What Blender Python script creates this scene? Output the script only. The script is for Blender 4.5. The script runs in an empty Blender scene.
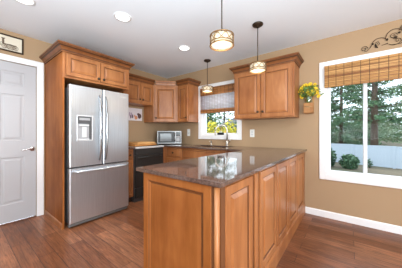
import bpy, bmesh, math, random
from mathutils import Vector, Matrix
PI = math.pi
S = bpy.context.scene
COL = S.collection

# ------------------------------------------------------------------ camera
CAM = Vector((3.406, -3.101, 1.147)); YAW = math.radians(37.675)
cd = bpy.data.cameras.new('camera'); co = bpy.data.objects.new('camera', cd); COL.objects.link(co)
co.location = CAM; co.rotation_euler = (PI/2, 0, YAW)
cd.sensor_width = 36; cd.lens = 191.0/402*36; cd.shift_y = -1.0/402; cd.clip_start = .02
S.camera = co
# ------------------------------------------------------------------ world, lights, exposure
S.view_settings.view_transform = 'Standard'; S.view_settings.look = 'None'
S.view_settings.exposure = 0.12; S.view_settings.gamma = 1.0
S.view_settings.use_curve_mapping = False
w = bpy.data.worlds.new('sky'); S.world = w; w.use_nodes = True
bg = w.node_tree.nodes['Background']; bg.inputs[0].default_value = (.80, .90, 1.0, 1); bg.inputs[1].default_value = 3.0

def area(name, loc, target, sx, sy, power, color=(1, 1, 1)):
    l = bpy.data.lights.new(name, 'AREA'); l.shape = 'RECTANGLE'; l.size = sx; l.size_y = sy
    l.energy = power; l.color = color
    o = bpy.data.objects.new(name, l); COL.objects.link(o); o.location = loc
    o.rotation_euler = (Vector(target) - Vector(loc)).to_track_quat('-Z', 'Y').to_euler()
    return o
# added daylight fill lamps in the unseen area behind the camera, then the flash
area('added_rear_fill', (3.6, -6.0, 1.25), (2.6, 0, 1.25), 3.6, 2.2, 18, (.96, .98, 1))
area('added_right_fill', (6.45, -3.3, 1.35), (2.9, -1.2, .5), 2.6, 1.7, 240, (.96, .98, 1))
area('bounced_camera_flash', (3.6, -3.9, 1.2), (3.42, -3.7, 2.44), 2.4, 2.2, 190, (.79, .93, 1))

# ------------------------------------------------------------------ materials
def mat(name, col=(.8, .8, .8), rough=.5, metal=0, **kw):
    m = bpy.data.materials.new(name); m.use_nodes = True
    b = m.node_tree.nodes['Principled BSDF']
    b.inputs['Base Color'].default_value = (*col, 1); b.inputs['Roughness'].default_value = rough
    b.inputs['Metallic'].default_value = metal
    for k, v in kw.items(): b.inputs[k.replace('_', ' ')].default_value = v
    return m
def nt(m): return m.node_tree, m.node_tree.nodes, m.node_tree.links, m.node_tree.nodes['Principled BSDF']
def coords(m, scale=(1, 1, 1), rot=(0, 0, 0)):
    t, n, l, b = nt(m); tc = n.new('ShaderNodeTexCoord'); mp = n.new('ShaderNodeMapping')
    mp.inputs['Scale'].default_value = scale; mp.inputs['Rotation'].default_value = rot
    l.new(tc.outputs['Object'], mp.inputs['Vector']); return mp.outputs[0]
def noise(m, vec, scale, detail=4, rough=.6, dist=0):
    t, n, l, b = nt(m); x = n.new('ShaderNodeTexNoise'); x.inputs['Scale'].default_value = scale
    x.inputs['Detail'].default_value = detail; x.inputs['Roughness'].default_value = rough
    x.inputs['Distortion'].default_value = dist
    l.new(vec, x.inputs['Vector']); return x.outputs['Fac']
def ramp(m, fac, stops):
    t, n, l, b = nt(m); r = n.new('ShaderNodeValToRGB'); e = r.color_ramp.elements
    while len(e) < len(stops): e.new(.5)
    for i, (p, c) in enumerate(stops): e[i].position = p; e[i].color = (*c, 1)
    l.new(fac, r.inputs['Fac']); return r.outputs['Color']
def mix(m, a, bb, fac, mode='MIX'):
    t, n, l, b = nt(m); x = n.new('ShaderNodeMix'); x.data_type = 'RGBA'; x.blend_type = mode
    for s, v in ((x.inputs[6], a), (x.inputs[7], bb), (x.inputs[0], fac)):
        if hasattr(v, 'links') or isinstance(v, bpy.types.NodeSocket): l.new(v, s)
        else: s.default_value = v if isinstance(v, (int, float)) else (*v, 1)
    return x.outputs[2]
def base(m, c): t, n, l, b = nt(m); l.new(c, b.inputs['Base Color'])
def bump(m, h, strength=.2, dist=.01):
    t, n, l, b = nt(m); x = n.new('ShaderNodeBump'); x.inputs['Strength'].default_value = strength
    x.inputs['Distance'].default_value = dist; l.new(h, x.inputs['Height']); l.new(x.outputs[0], b.inputs['Normal'])

def wood(name, c1, c2, rough=.38, sc=(9, 9, 1.1), spec=.3):
    m = mat(name, c1, rough, Specular_IOR_Level=spec); v = coords(m, sc)
    f = noise(m, v, 1.6, 5, .62, .6); f2 = noise(m, coords(m, (2.2, 2.2, 1.4)), 1.3, 3)
    c = ramp(m, f, [(.3, c2), (.62, c1)])
    c = mix(m, c, mix(m, c, (.62, .52, .45), 1.0, 'MULTIPLY'), ramp(m, f2, [(.42, (0, 0, 0)), (.74, (1, 1, 1))]))
    base(m, c); bump(m, f, .03, .002); return m
M = {}
M['maple'] = wood('honey_maple', (.425, .172, .060), (.31, .112, .034), .34, spec=.45)
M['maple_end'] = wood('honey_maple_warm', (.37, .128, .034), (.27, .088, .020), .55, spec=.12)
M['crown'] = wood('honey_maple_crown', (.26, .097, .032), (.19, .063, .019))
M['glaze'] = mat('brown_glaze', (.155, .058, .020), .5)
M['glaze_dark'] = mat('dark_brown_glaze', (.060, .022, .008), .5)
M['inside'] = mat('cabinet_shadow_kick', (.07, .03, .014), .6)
M['wall'] = mat('tan_paint', (.395, .264, .152), .8)
bump(M['wall'], noise(M['wall'], coords(M['wall']), 180, 2), .04, .002)
M['ceil'] = mat('ceiling_white', (.82, .855, .90), .9)
bump(M['ceil'], noise(M['ceil'], coords(M['ceil']), 90, 2), .05, .002)
M['trim'] = mat('white_trim', (.82, .82, .83), .38)
M['door'] = mat('white_door', (.46, .46, .48), .42)
M['vinyl'] = mat('white_vinyl', (.83, .84, .86), .35)
M['bronze'] = mat('dark_bronze', (.055, .036, .024), .42, .75)
M['antique'] = mat('antique_bronze', (.26, .145, .055), .45, .6)
M['nickel'] = mat('satin_nickel', (.60, .57, .52), .3, 1)
M['chrome'] = mat('chrome', (.75, .75, .76), .16, 1)
M['black'] = mat('black_plastic', (.012, .012, .013), .4)
M['darkgrey'] = mat('dark_grey_side', (.075, .075, .078), .45)
M['grey'] = mat('grey_plastic', (.34, .34, .35), .4)
M['lightgrey'] = mat('light_grey_plastic', (.62, .62, .63), .4)
M['plate'] = mat('ivory_plate', (.80, .79, .75), .4)
M['rubber'] = mat('grille_grey', (.16, .16, .155), .5)
# stainless
m = M['steel'] = mat('brushed_stainless', (.66, .70, .75), .32, .85)
f = noise(m, coords(m, (60, 60, .8)), 3, 3); t, n, l, b = nt(m)
mr = n.new('ShaderNodeMapRange'); l.new(f, mr.inputs[0]); mr.inputs[3].default_value = .24; mr.inputs[4].default_value = .40
l.new(mr.outputs[0], b.inputs['Roughness'])
base(m, ramp(m, f, [(.3, (.57, .61, .655)), (.7, (.67, .715, .765))]))
M['handle'] = mat('satin_steel_handle', (.40, .42, .44), .28, 1)
M['slate'] = mat('slate_steel', (.045, .044, .043), .38, .55)
M['slate_top'] = mat('range_trim_steel', (.70, .70, .70), .35, .5)
M['mwsteel'] = mat('microwave_steel', (.27, .27, .27), .38, .6)
m = M['cooktop'] = mat('black_glass_cooktop', (.012, .012, .012), .08)
# granite
m = M['granite'] = mat('brown_granite', (.1, .07, .06), .06, Specular_IOR_Level=.75)
v = coords(m); f = noise(m, v, 60, 5, .75); f2 = noise(m, v, 9, 3)
c = ramp(m, f, [(.32, (.030, .017, .014)), (.5, (.098, .057, .045)), (.68, (.185, .122, .098))])
base(m, mix(m, c, (.150, .098, .080), ramp(m, f2, [(.4, (0, 0, 0)), (.8, (.7, .7, .7))])))
M['sinkmat'] = mat('dark_sink', (.02, .018, .017), .4)
# floor planks
m = M['floor'] = mat('hand_scraped_planks', (.2, .1, .06), .32, Specular_IOR_Level=.32)
t, n, l, b = nt(m); v = coords(m)
br = n.new('ShaderNodeTexBrick'); l.new(v, br.inputs['Vector'])
br.offset = .37; br.inputs['Scale'].default_value = 1; br.inputs['Brick Width'].default_value = 1.15
br.inputs['Row Height'].default_value = .125; br.inputs['Mortar Size'].default_value = .0022
br.inputs['Mortar Smooth'].default_value = .2; br.inputs['Bias'].default_value = 0
br.inputs['Color1'].default_value = (0, 0, 0, 1); br.inputs['Color2'].default_value = (1, 1, 1, 1); br.inputs['Mortar'].default_value = (.5, .5, .5, 1)
g = noise(m, coords(m, (1.5, 22, 1)), 2.4, 8, .74, 1.2)
g2 = noise(m, coords(m, (2.5, 5, 1)), 1.6, 3)
plank = ramp(m, br.outputs['Color'], [(0, (.185, .066, .028)), (.5, (.245, .095, .043)), (1, (.33, .140, .070))])
c = mix(m, plank, mix(m, plank, (.42, .36, .33), 1.0, 'MULTIPLY'), ramp(m, g, [(.36, (1, 1, 1)), (.6, (0, 0, 0))]))
c = mix(m, c, mix(m, c, (1.5, 1.45, 1.42), 1.0, 'MULTIPLY'), ramp(m, g2, [(.45, (0, 0, 0)), (.8, (1, 1, 1))]))
c = mix(m, c, (.04, .018, .012), br.outputs['Fac'])
base(m, c); bump(m, g, .18, .004)
mr = n.new('ShaderNodeMapRange'); l.new(g2, mr.inputs[0]); mr.inputs[3].default_value = .24; mr.inputs[4].default_value = .44
l.new(mr.outputs[0], b.inputs['Roughness'])
# bamboo
def bamboo(name, c1, c2, c3, trans=0, pitch=.011, stitch=.082, lo=.05):
    m = mat(name, c1, .6); t, n, l, b = nt(m)
    tc = n.new('ShaderNodeTexCoord'); sp = n.new('ShaderNodeSeparateXYZ'); l.new(tc.outputs['Object'], sp.inputs[0])
    f = noise(m, coords(m, (1.2, 1, 95)), 1.0, 4, .7)
    c = ramp(m, f, [(.40, c3), (.5, c2), (.60, c1)])
    def band(sock, period, width):
        a = n.new('ShaderNodeMath'); a.operation = 'DIVIDE'; l.new(sock, a.inputs[0]); a.inputs[1].default_value = period
        r = n.new('ShaderNodeMath'); r.operation = 'FRACT'; l.new(a.outputs[0], r.inputs[0])
        k = n.new('ShaderNodeMath'); k.operation = 'LESS_THAN'; l.new(r.outputs[0], k.inputs[0]); k.inputs[1].default_value = width
        return k.outputs[0]
    c = mix(m, c, tuple(x*.30 for x in c2), band(sp.outputs[0], stitch, .085))
    c = mix(m, c, mix(m, c, (.55, .5, .45), 1, 'MULTIPLY'), band(sp.outputs[2], pitch*3, .16))
    base(m, c); bump(m, f, .5, .004)
    if trans: b.inputs['Transmission Weight'].default_value = 0
    return m
M['bamboo'] = bamboo('woven_bamboo', (.60, .335, .115), (.42, .205, .060), (.205, .082, .021))
M['bamboo_dark'] = bamboo('woven_bamboo_dark', (.44, .20, .062), (.30, .118, .033), (.13, .045, .012))
# sheer woven section (light passes the weave)
m = M['sheer'] = bpy.data.materials.new('sheer_weave'); m.use_nodes = True
n = m.node_tree.nodes; l = m.node_tree.links; n.clear()
out = n.new('ShaderNodeOutputMaterial'); mx = n.new('ShaderNodeMixShader'); df = n.new('ShaderNodeBsdfDiffuse'); tl = n.new('ShaderNodeBsdfTranslucent'); mx2 = n.new('ShaderNodeMixShader'); tp = n.new('ShaderNodeBsdfTransparent')
tc = n.new('ShaderNodeTexCoord'); mp = n.new('ShaderNodeMapping'); l.new(tc.outputs['Object'], mp.inputs[0]); mp.inputs['Rotation'].default_value = (PI/2, 0, 0)
nz = n.new('ShaderNodeTexBrick'); l.new(mp.outputs[0], nz.inputs['Vector']); nz.offset = 0; nz.inputs['Scale'].default_value = 1; nz.inputs['Brick Width'].default_value = .062; nz.inputs['Row Height'].default_value = .026
nz.inputs['Mortar Size'].default_value = .0048; nz.inputs['Mortar Smooth'].default_value = .5; nz.inputs['Color1'].default_value = (.97, .94, .98, 1); nz.inputs['Color2'].default_value = (.80, .74, .80, 1); nz.inputs['Mortar'].default_value = (.58, .46, .42, 1)
cr = nz
l.new(cr.outputs[0], df.inputs[0]); l.new(cr.outputs[0], tl.inputs[0])
mx.inputs[0].default_value = .85; l.new(df.outputs[0], mx.inputs[1]); l.new(tl.outputs[0], mx.inputs[2])
mx2.inputs[0].default_value = .25; l.new(mx.outputs[0], mx2.inputs[1]); l.new(tp.outputs[0], mx2.inputs[2]); l.new(mx2.outputs[0], out.inputs[0])
# glass
m = M['glass'] = bpy.data.materials.new('window_glass'); m.use_nodes = True
n = m.node_tree.nodes; l = m.node_tree.links; n.clear()
out = n.new('ShaderNodeOutputMaterial'); mx = n.new('ShaderNodeMixShader'); tp = n.new('ShaderNodeBsdfTransparent'); gl = n.new('ShaderNodeBsdfGlossy'); fr = n.new('ShaderNodeFresnel')
fr.inputs[0].default_value = 1.12; gl.inputs['Roughness'].default_value = .02; tp.inputs[0].default_value = (.95, .97, .97, 1)
l.new(fr.outputs[0], mx.inputs[0]); l.new(tp.outputs[0], mx.inputs[1]); l.new(gl.outputs[0], mx.inputs[2]); l.new(mx.outputs[0], out.inputs[0])
def emis(name, col, s, base_col=(.9, .85, .75)):
    m = mat(name, base_col, .5); b = nt(m)[3]; b.inputs['Emission Color'].default_value = (*col, 1); b.inputs['Emission Strength'].default_value = s; return m
M['lampglass'] = emis('lit_frosted_glass', (1, .86, .66), .34, (.50, .42, .29))
M['lampbottom'] = emis('lit_lamp_diffuser', (1, .90, .74), .40, (.6, .54, .44))
M['downlight'] = emis('lit_downlight_lens', (1, .98, .94), 3.0)
def leafmat(name, cols, rough=.6):
    m = mat(name, cols[0], rough); t, n, l, b = nt(m); g = n.new('ShaderNodeNewGeometry')
    k = len(cols); base(m, ramp(m, g.outputs['Random Per Island'], [(i/max(1, k-1), c) for i, c in enumerate(cols)])); return m
M['pine'] = leafmat('pine_needles', [(.022, .075, .034), (.045, .125, .055), (.085, .19, .08), (.20, .29, .14)])
M['pine_pale'] = leafmat('pale_pine_needles', [(.06, .14, .07), (.12, .22, .10), (.22, .31, .16), (.38, .37, .22)])
M['shrub'] = leafmat('shrub_leaves', [(.03, .08, .04), (.06, .13, .065), (.10, .19, .09)])
M['yellow_shrub'] = leafmat('yellow_green_leaves', [(.30, .30, .03), (.62, .54, .04), (.80, .64, .05), (.40, .42, .06)])
M['orange_shrub'] = leafmat('amber_leaves', [(.55, .30, .05), (.72, .48, .07), (.4, .35, .06)])
M['bark'] = wood('bark', (.16, .115, .085), (.085, .058, .042), .9)
M['grass'] = mat('lawn', (.2, .2, .1), .95)
m = M['grass']; f = noise(m, coords(m), .35, 5, .7); f2 = noise(m, coords(m), 9, 4)
base(m, mix(m, ramp(m, f, [(.36, (.06, .075, .035)), (.5, (.115, .09, .055)), (.66, (.20, .15, .095))]), (.16, .14, .10), ramp(m, f2, [(.4, (0, 0, 0)), (.7, (.6, .6, .6))])))
M['fence'] = mat('white_fence', (.44, .50, .57), .5)
M['siding'] = mat('grey_siding', (.42, .43, .46), .7)
M['roof'] = mat('grey_roof', (.20, .20, .22), .8)
M['board'] = wood('pale_cutting_board', (.70, .42, .17), (.60, .32, .11), .45, (9, 1.1, 9))
M['board_dark'] = wood('orange_board', (.52, .24, .07), (.42, .17, .045), .45, (9, 1.1, 9))
M['boxwood'] = wood('planter_wood', (.55, .30, .12), (.45, .22, .08), .6)
M['twine'] = mat('twine', (.45, .30, .14), .9)
m = M['jar'] = bpy.data.materials.new('green_jar_glass'); m.use_nodes = True
n = m.node_tree.nodes; l = m.node_tree.links; n.clear()
out = n.new('ShaderNodeOutputMaterial'); mx = n.new('ShaderNodeMixShader'); tp = n.new('ShaderNodeBsdfTransparent'); gl = n.new('ShaderNodeBsdfGlossy')
mx.inputs[0].default_value = .16; gl.inputs['Roughness'].default_value = .08; tp.inputs[0].default_value = (.80, .88, .78, 1)
l.new(tp.outputs[0], mx.inputs[1]); l.new(gl.outputs[0], mx.inputs[2]); l.new(mx.outputs[0], out.inputs[0])
M['petal'] = mat('yellow_petal', (.85, .60, .02), .6)
M['petal_center'] = mat('flower_center', (.55, .28, .02), .7)
M['leaf'] = leafmat('bouquet_leaf', [(.08, .17, .03), (.16, .28, .06)])
M['paper'] = mat('cream_paper', (.70, .64, .52), .7)
M['ink'] = mat('brown_ink', (.16, .115, .08), .8)
M['inkpale'] = mat('faded_ink', (.42, .36, .28), .8)
M['print_white'] = mat('print_white', (.74, .70, .74), .6)
M['print_dark'] = mat('print_dark', (.09, .05, .05), .6)
M['print_orange'] = mat('print_orange', (.62, .28, .14), .6)
M['print_mauve'] = mat('print_mauve', (.40, .32, .42), .6)
M['display'] = mat('microwave_display', (.02, .03, .035), .2)
M['mwglass'] = mat('microwave_window', (.16, .165, .17), .12)
M['sponge'] = mat('sponge', (.55, .55, .5), .8)
M['threshold'] = mat('brown_threshold', (.13, .05, .025), .4)

# ------------------------------------------------------------------ mesh building
class MB:
    def __init__(s, xf=None): s.bm = bmesh.new(); s.xf = xf or Matrix()
    def _add(s, tmp, mi=0, smooth=False):
        for f in tmp.faces: f.material_index = mi if mi is not None else f.material_index; f.smooth = smooth
        tmp.transform(s.xf); me = bpy.data.meshes.new('tmp'); tmp.to_mesh(me); tmp.free(); s.bm.from_mesh(me); bpy.data.meshes.remove(me)
    def box(s, x0, y0, z0, x1, y1, z1, bev=0, mi=0, seg=1, rot=None):
        t = bmesh.new(); bmesh.ops.create_cube(t, size=1)
        c = Vector(((x0+x1)/2, (y0+y1)/2, (z0+z1)/2)); d = (abs(x1-x0), abs(y1-y0), abs(z1-z0))
        bmesh.ops.scale(t, vec=d, verts=t.verts)
        if bev: bmesh.ops.bevel(t, geom=t.edges[:], offset=min(bev, min(d)*.45), segments=seg, affect='EDGES', profile=.5)
        if rot is not None: t.transform(rot)
        bmesh.ops.translate(t, vec=c, verts=t.verts); s._add(t, mi, seg > 1); return s
    def prism(s, pts, a0, a1, axis=2, bev=0, mi=0):
        """polygon pts in the two other axes, extruded from a0 to a1 along axis"""
        t = bmesh.new()
        def mk(p, a):
            if axis == 2: return (p[0], p[1], a)
            if axis == 1: return (p[0], a, p[1])
            return (a, p[0], p[1])
        lo = [t.verts.new(mk(p, a0)) for p in pts]; hi = [t.verts.new(mk(p, a1)) for p in pts]
        t.faces.new(lo); t.faces.new(hi[::-1])
        for i in range(len(pts)): j = (i+1) % len(pts); t.faces.new((lo[i], lo[j], hi[j], hi[i]))
        bmesh.ops.recalc_face_normals(t, faces=t.faces)
        if bev: bmesh.ops.bevel(t, geom=t.edges[:], offset=bev, segments=1, affect='EDGES')
        s._add(t, mi); return s
    def tube(s, pts, r, seg=8, mi=0, closed=False, smooth=True, caps=True):
        t = bmesh.new(); pts = [Vector(p) for p in pts]; n = len(pts); rings = []
        rr = r if isinstance(r, (list, tuple)) else [r]*n; up = Vector((.013, .021, 1))
        for i, p in enumerate(pts):
            a = pts[(i-1) % n] if (closed or i > 0) else p; b_ = pts[(i+1) % n] if (closed or i < n-1) else p
            d = (b_-a).normalized(); u = d.cross(up)
            if u.length < .05: u = d.cross(Vector((1, .1, 0)))
            u.normalize(); v = d.cross(u)
            rings.append([t.verts.new(p+(u*math.cos(2*PI*k/seg)+v*math.sin(2*PI*k/seg))*rr[i]) for k in range(seg)])
        for i in range(n if closed else n-1):
            A, B = rings[i], rings[(i+1) % n]
            for k in range(seg): q = (k+1) % seg; t.faces.new((A[k], A[q], B[q], B[k]))
        if caps and not closed: t.faces.new(rings[0][::-1]); t.faces.new(rings[-1])
        bmesh.ops.recalc_face_normals(t, faces=t.faces); s._add(t, mi, smooth); return s
    def lathe(s, prof, c=(0, 0, 0), seg=24, axis='z', mi=0, smooth=True, caps=True):
        t = bmesh.new(); rings = []
        for r, h in prof:
            ring = []
            for k in range(seg):
                a = 2*PI*k/seg; x, y = max(r, 1e-4)*math.cos(a), max(r, 1e-4)*math.sin(a)
                p = {'z': (x, y, h), '-y': (x, -h, y), 'x': (h, x, y)}[axis]
                ring.append(t.verts.new(Vector(p)+Vector(c)))
            rings.append(ring)
        for A, B in zip(rings, rings[1:]):
            for k in range(seg): q = (k+1) % seg; t.faces.new((A[k], A[q], B[q], B[k]))
        if caps: t.faces.new(rings[0][::-1]); t.faces.new(rings[-1])
        bmesh.ops.recalc_face_normals(t, faces=t.faces); s._add(t, mi, smooth); return s
    def rings(s, x0, x1, z0, z1, yb, R, glz=()):
        """nested rectangles facing -Y: R = list of (inset, height above yb); glz = ring steps that carry material 1"""
        t = bmesh.new(); L = []
        for ins, h in R:
            L.append([t.verts.new((x, yb-h, z)) for x, z in ((x0+ins, z0+ins), (x1-ins, z0+ins), (x1-ins, z1-ins), (x0+ins, z1-ins))])
        for i, (A, B) in enumerate(zip(L, L[1:])):
            for k in range(4):
                f = t.faces.new((A[k], A[(k+1) % 4], B[(k+1) % 4], B[k])); f.material_index = 1 if i in glz else 0
        t.faces.new(L[-1]); t.faces.new(L[0][::-1])
        bmesh.ops.recalc_face_normals(t, faces=t.faces); s._add(t, None); return s
    def sweep(s, path, prof, mis=None):
        """profile (out, z) swept along an open xy path; out is to the right of travel"""
        t = bmesh.new(); P = [Vector(p) for p in path]; n = len(P); dirs = [(P[i+1]-P[i]).normalized() for i in range(n-1)]
        L = []
        for i in range(n):
            nr = lambda d: Vector((d.y, -d.x))
            if i == 0: o = nr(dirs[0])
            elif i == n-1: o = nr(dirs[-1])
            else:
                a, b_ = nr(dirs[i-1]), nr(dirs[i]); o = (a+b_)/(1+a.dot(b_))
            L.append([t.verts.new((P[i].x+o.x*q, P[i].y+o.y*q, z)) for q, z in prof])
        m_ = len(prof)
        for A, B in zip(L, L[1:]):
            for k in range(m_):
                f = t.faces.new((A[k], A[(k+1) % m_], B[(k+1) % m_], B[k])); f.material_index = mis[k] if mis else 0
        t.faces.new(L[0][::-1]); t.faces.new(L[-1])
        bmesh.ops.recalc_face_normals(t, faces=t.faces); s._add(t, None); return s
    def cells(s, xs, ys, inside, z0, z1, bev=.004, mi=0):
        """slab made of the grid cells for which inside(cx, cy) holds"""
        t = bmesh.new(); V = {}
        def v(i, j):
            if (i, j) not in V: V[(i, j)] = t.verts.new((xs[i], ys[j], z1))
            return V[(i, j)]
        for i in range(len(xs)-1):
            for j in range(len(ys)-1):
                if inside((xs[i]+xs[i+1])/2, (ys[j]+ys[j+1])/2): t.faces.new((v(i, j), v(i+1, j), v(i+1, j+1), v(i, j+1)))
        ex = bmesh.ops.extrude_face_region(t, geom=t.faces[:]); vs = [e for e in ex['geom'] if isinstance(e, bmesh.types.BMVert)]
        bmesh.ops.translate(t, vec=(0, 0, z0-z1), verts=vs); bmesh.ops.recalc_face_normals(t, faces=t.faces)
        # the original faces stay as the top when extruding a region
        bmesh.ops.dissolve_limit(t, angle_limit=.02, verts=t.verts, edges=t.edges)
        if bev: bmesh.ops.bevel(t, geom=[e for e in t.edges if len(e.link_faces) == 2 and e.calc_face_angle(0) > .5], offset=bev, segments=2, affect='EDGES')
        s._add(t, mi); return s
    def leaf_quads(s, n, pick, size, rnd, mi=0, aspect=.55):
        t = bmesh.new()
        for _ in range(n):
            c = Vector(pick()); a = Vector((rnd.gauss(0, 1), rnd.gauss(0, 1), rnd.gauss(0, .7))).normalized()
            b_ = a.cross(Vector((rnd.gauss(0, 1), rnd.gauss(0, 1), rnd.gauss(0, 1)))).normalized(); k = size*rnd.uniform(.6, 1.3)
            t.faces.new([t.verts.new(c+a*k), t.verts.new(c+b_*k*aspect), t.verts.new(c-a*k), t.verts.new(c-b_*k*aspect)])
        s._add(t, mi); return s
    def build(s, name, mats, parent=None, kind=None):
        me = bpy.data.meshes.new(name); s.bm.to_mesh(me); s.bm.free()
        for q in (mats if isinstance(mats, (list, tuple)) else [mats]): me.materials.append(M[q] if isinstance(q, str) else q)
        o = bpy.data.objects.new(name, me); COL.objects.link(o)
        if parent: o.parent = parent
        if kind: o['kind'] = kind
        return o
def thing(name, label, cat, loc=(0, 0, 0), rz=0, group=None):
    o = bpy.data.objects.new(name, None); COL.objects.link(o); o.location = loc; o.rotation_euler = (0, 0, rz)
    o.empty_display_size = .1
    return tag(o, label, cat, group)
def tag(o, label, cat, group=None):
    o['label'] = label; o['category'] = cat
    if group: o['group'] = group
    return o
def copy_thing(o, loc, label=None):
    r = o.copy(); COL.objects.link(r); r.location = loc
    if label: r['label'] = label
    for c in o.children:
        k = c.copy(); COL.objects.link(k); k.parent = r
        for g_ in c.children: h = g_.copy(); COL.objects.link(h); h.parent = k
    return r
def struct(mb, name, mats, parent=None): return mb.build(name, mats, parent, None if parent else 'structure')

# ------------------------------------------------------------------ room shell
H = 2.44; XR, YF = 6.6, -6.2                     # far walls of the open dining area
W1 = (1.03, 1.845, 1.10, 2.035)                  # sink window opening x0 x1 z0 z1
W2 = (3.165, 4.695, .592, 2.035)                 # big window opening
W3 = (5.15, 6.45, .02, 2.05)                      # added glazed opening, out of view at right, to let in daylight
D1 = (-3.19, -2.402, 2.055)                      # door opening on the left wall
struct(MB().box(0, YF, -.08, XR, 0, 0), 'floor', 'floor')
struct(MB().box(-.16, YF-.16, H, XR+.16, .16, H+.12), 'ceiling', 'ceil')
mb = MB()
for x0, x1, z0, z1 in ((-.16, W1[0], -.08, H), (W1[0], W1[1], -.08, W1[2]), (W1[0], W1[1], W1[3], H), (W1[1], W2[0], -.08, H),
                       (W2[0], W2[1], -.08, W2[2]), (W2[0], W2[1], W2[3], H), (W2[1], W3[0], -.08, H), (W3[0], W3[1], -.08, W3[2]), (W3[0], W3[1], W3[3], H), (W3[1], XR+.16, -.08, H)):
    mb.box(x0, 0, z0, x1, .16, z1)
struct(mb, 'wall_back', 'wall')
mb = MB()
mb.box(-.16, YF, -.08, 0, D1[0], H).box(-.16, D1[1], -.08, 0, 0, H).box(-.16, D1[0], D1[2], 0, D1[1], H)
struct(mb, 'wall_left', 'wall')
struct(MB().box(XR, YF, -.08, XR+.16, 0, H), 'wall_right', 'wall')
struct(MB().box(-.16, YF-.16, -.08, XR+.16, YF, H), 'wall_front', 'wall')
# baseboards
def baseboard(name, fn): struct(fn(MB()), name, 'trim')
baseboard('baseboard_back', lambda b: b.prism([(0, 0), (0, .088), (-.006, .088), (-.014, .076), (-.015, 0)], 2.915, W3[0]-.08, 0))
baseboard('baseboard_left', lambda b: b.box(0, YF, 0, .014, D1[0]-.08, .088, .004))

# door on the left wall ------------------------------------------------------
dr = MB(Matrix.Translation((-.012, 0, 0)) @ Matrix.Rotation(PI/2, 4, 'Z'))   # local x = world y, local -y = world +x
y0, y1 = D1[0]+.004, D1[1]-.004
dr.box(y0, .008, .012, y1, .04, D1[2]-.004)
stile = .118; mid = (y0+y1)/2
cols = [(y0+stile, mid-.045), (mid+.045, y1-stile)]
rows = [(.235, .835), (1.045, 1.645), (1.755, 1.94)]
xs = sorted([y0, y1]+[v for c_ in cols for v in c_]); zs = sorted([.012, D1[2]-.004]+[v for r_ in rows for v in r_])
for i in range(len(xs)-1):
    for j in range(len(zs)-1):
        a, b_ = (xs[i]+xs[i+1])/2, (zs[j]+zs[j+1])/2
        if any(c_[0] < a < c_[1] for c_ in cols) and any(r_[0] < b_ < r_[1] for r_ in rows):
            dr.rings(xs[i], xs[i+1], zs[j], zs[j+1], .008, [(0, 0), (0, .008), (.010, .001), (.028, .001), (.045, .007)])
        else: dr.box(xs[i], 0, zs[j], xs[i+1], .008, zs[j+1])
door = struct(dr, 'door_1', 'door')
lv = MB(); ky, kz = -2.445, .929
lv.lathe([(.031, 0), (.031, .006), (.024, .012), (.012, .015), (.011, .045), (.014, .05)], (-.012, ky, kz), 20, 'x')
lv.tube([(.035, ky, kz), (.037, ky-.03, kz+.006), (.036, ky-.065, kz+.004), (.036, ky-.10, kz-.008), (.034, ky-.12, kz-.006)], [.009, .0085, .008, .0075, .006], 10)
lv.build('door_handle', 'chrome', door)
MB().box(-.013, D1[1]-.012, .895, -.009, D1[1]-.001, .965, .001).build('latch_plate', 'nickel', door)
cs = MB(); cw = .074
cs.box(0, D1[1], 0, .018, D1[1]+cw, D1[2]+cw, .004).box(0, D1[0]-cw, 0, .018, D1[0], D1[2]+cw, .004).box(0, D1[0]+.0005, D1[2], .018, D1[1]-.0005, D1[2]+cw, .004)
cs.box(.018, D1[1]+cw-.02, 0, .024, D1[1]+cw, D1[2]+cw, .003).box(.018, D1[0]-cw, D1[2]+cw-.02, .024, D1[1]+cw-.021, D1[2]+cw, .003)
struct(cs, 'trim_1', 'trim')
struct(MB().prism([(-.10, 0), (.02, 0), (.02, .006), (-.0, .016), (-.10, .018)], D1[0], D1[1], 1).box(.0, D1[1], 0, .0, D1[1], 0) if False else
       MB().box(-.012, D1[0]+.003, 0, .02, D1[1]-.003, .011, .004), 'trim_2', 'threshold')

# windows --------------------------------------------------------------------
def window(name, o, cwid, mulls, sash, stool, extra=0):
    x0, x1, z0, z1 = o
    f = MB()
    # casing on the room side
    f.box(x0-cwid, -.02, z0-cwid, x0, 0, z1+cwid, .004).box(x1, -.02, z0-cwid, x1+cwid, 0, z1+cwid, .004)
    f.box(x0, -.02, z1, x1, 0, z1+cwid, .004).box(x0, -.02, z0-cwid, x1, 0, z0, .004)
    # jamb lining
    f.box(x0, 0, z0, x0+.012, .16, z1).box(x1-.012, 0, z0, x1, .16, z1).box(x0+.012, 0, z1-.012, x1-.012, .16, z1).box(x0+.012, -.001, z0, x1-.012, .16, z0+.012)
    root = struct(f, name, 'trim')
    xs_ = [x0+.012]+mulls+[x1-.012]
    for i in range(len(xs_)-1):
        a = xs_[i] if i == 0 else xs_[i]; b_ = xs_[i+1]; yy = .045 if i % 2 == 0 else .062
        q = MB(); zz0, zz1 = z0+.012, z1-.012
        a2 = a-(.02 if i else 0); b2 = b_+(.02 if i < len(xs_)-2 else 0)
        q.box(a2, yy, zz0, a2+sash, yy+.03, zz1, .004).box(b2-sash, yy, zz0, b2, yy+.03, zz1, .004)
        q.box(a2+sash, yy, zz0, b2-sash, yy+.03, zz0+sash, .004).box(a2+sash, yy, zz1-sash, b2-sash, yy+.03, zz1, .004)
        sh = q.build('window_sash', 'vinyl', root)
        MB().box(a2+sash-.003, yy+.012, zz0+sash-.003, b2-sash+.003, yy+.016, zz1-sash+.003).build('window_pane', 'glass', sh)
    return root
wn1 = window('window_1', W1, .075, [], .036, True)
wn2 = window('window_2', W2, .078, [3.572, 4.29], .036, False)
wn3 = window('added_window_3', W3, .016, [5.80], .06, False)
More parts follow.
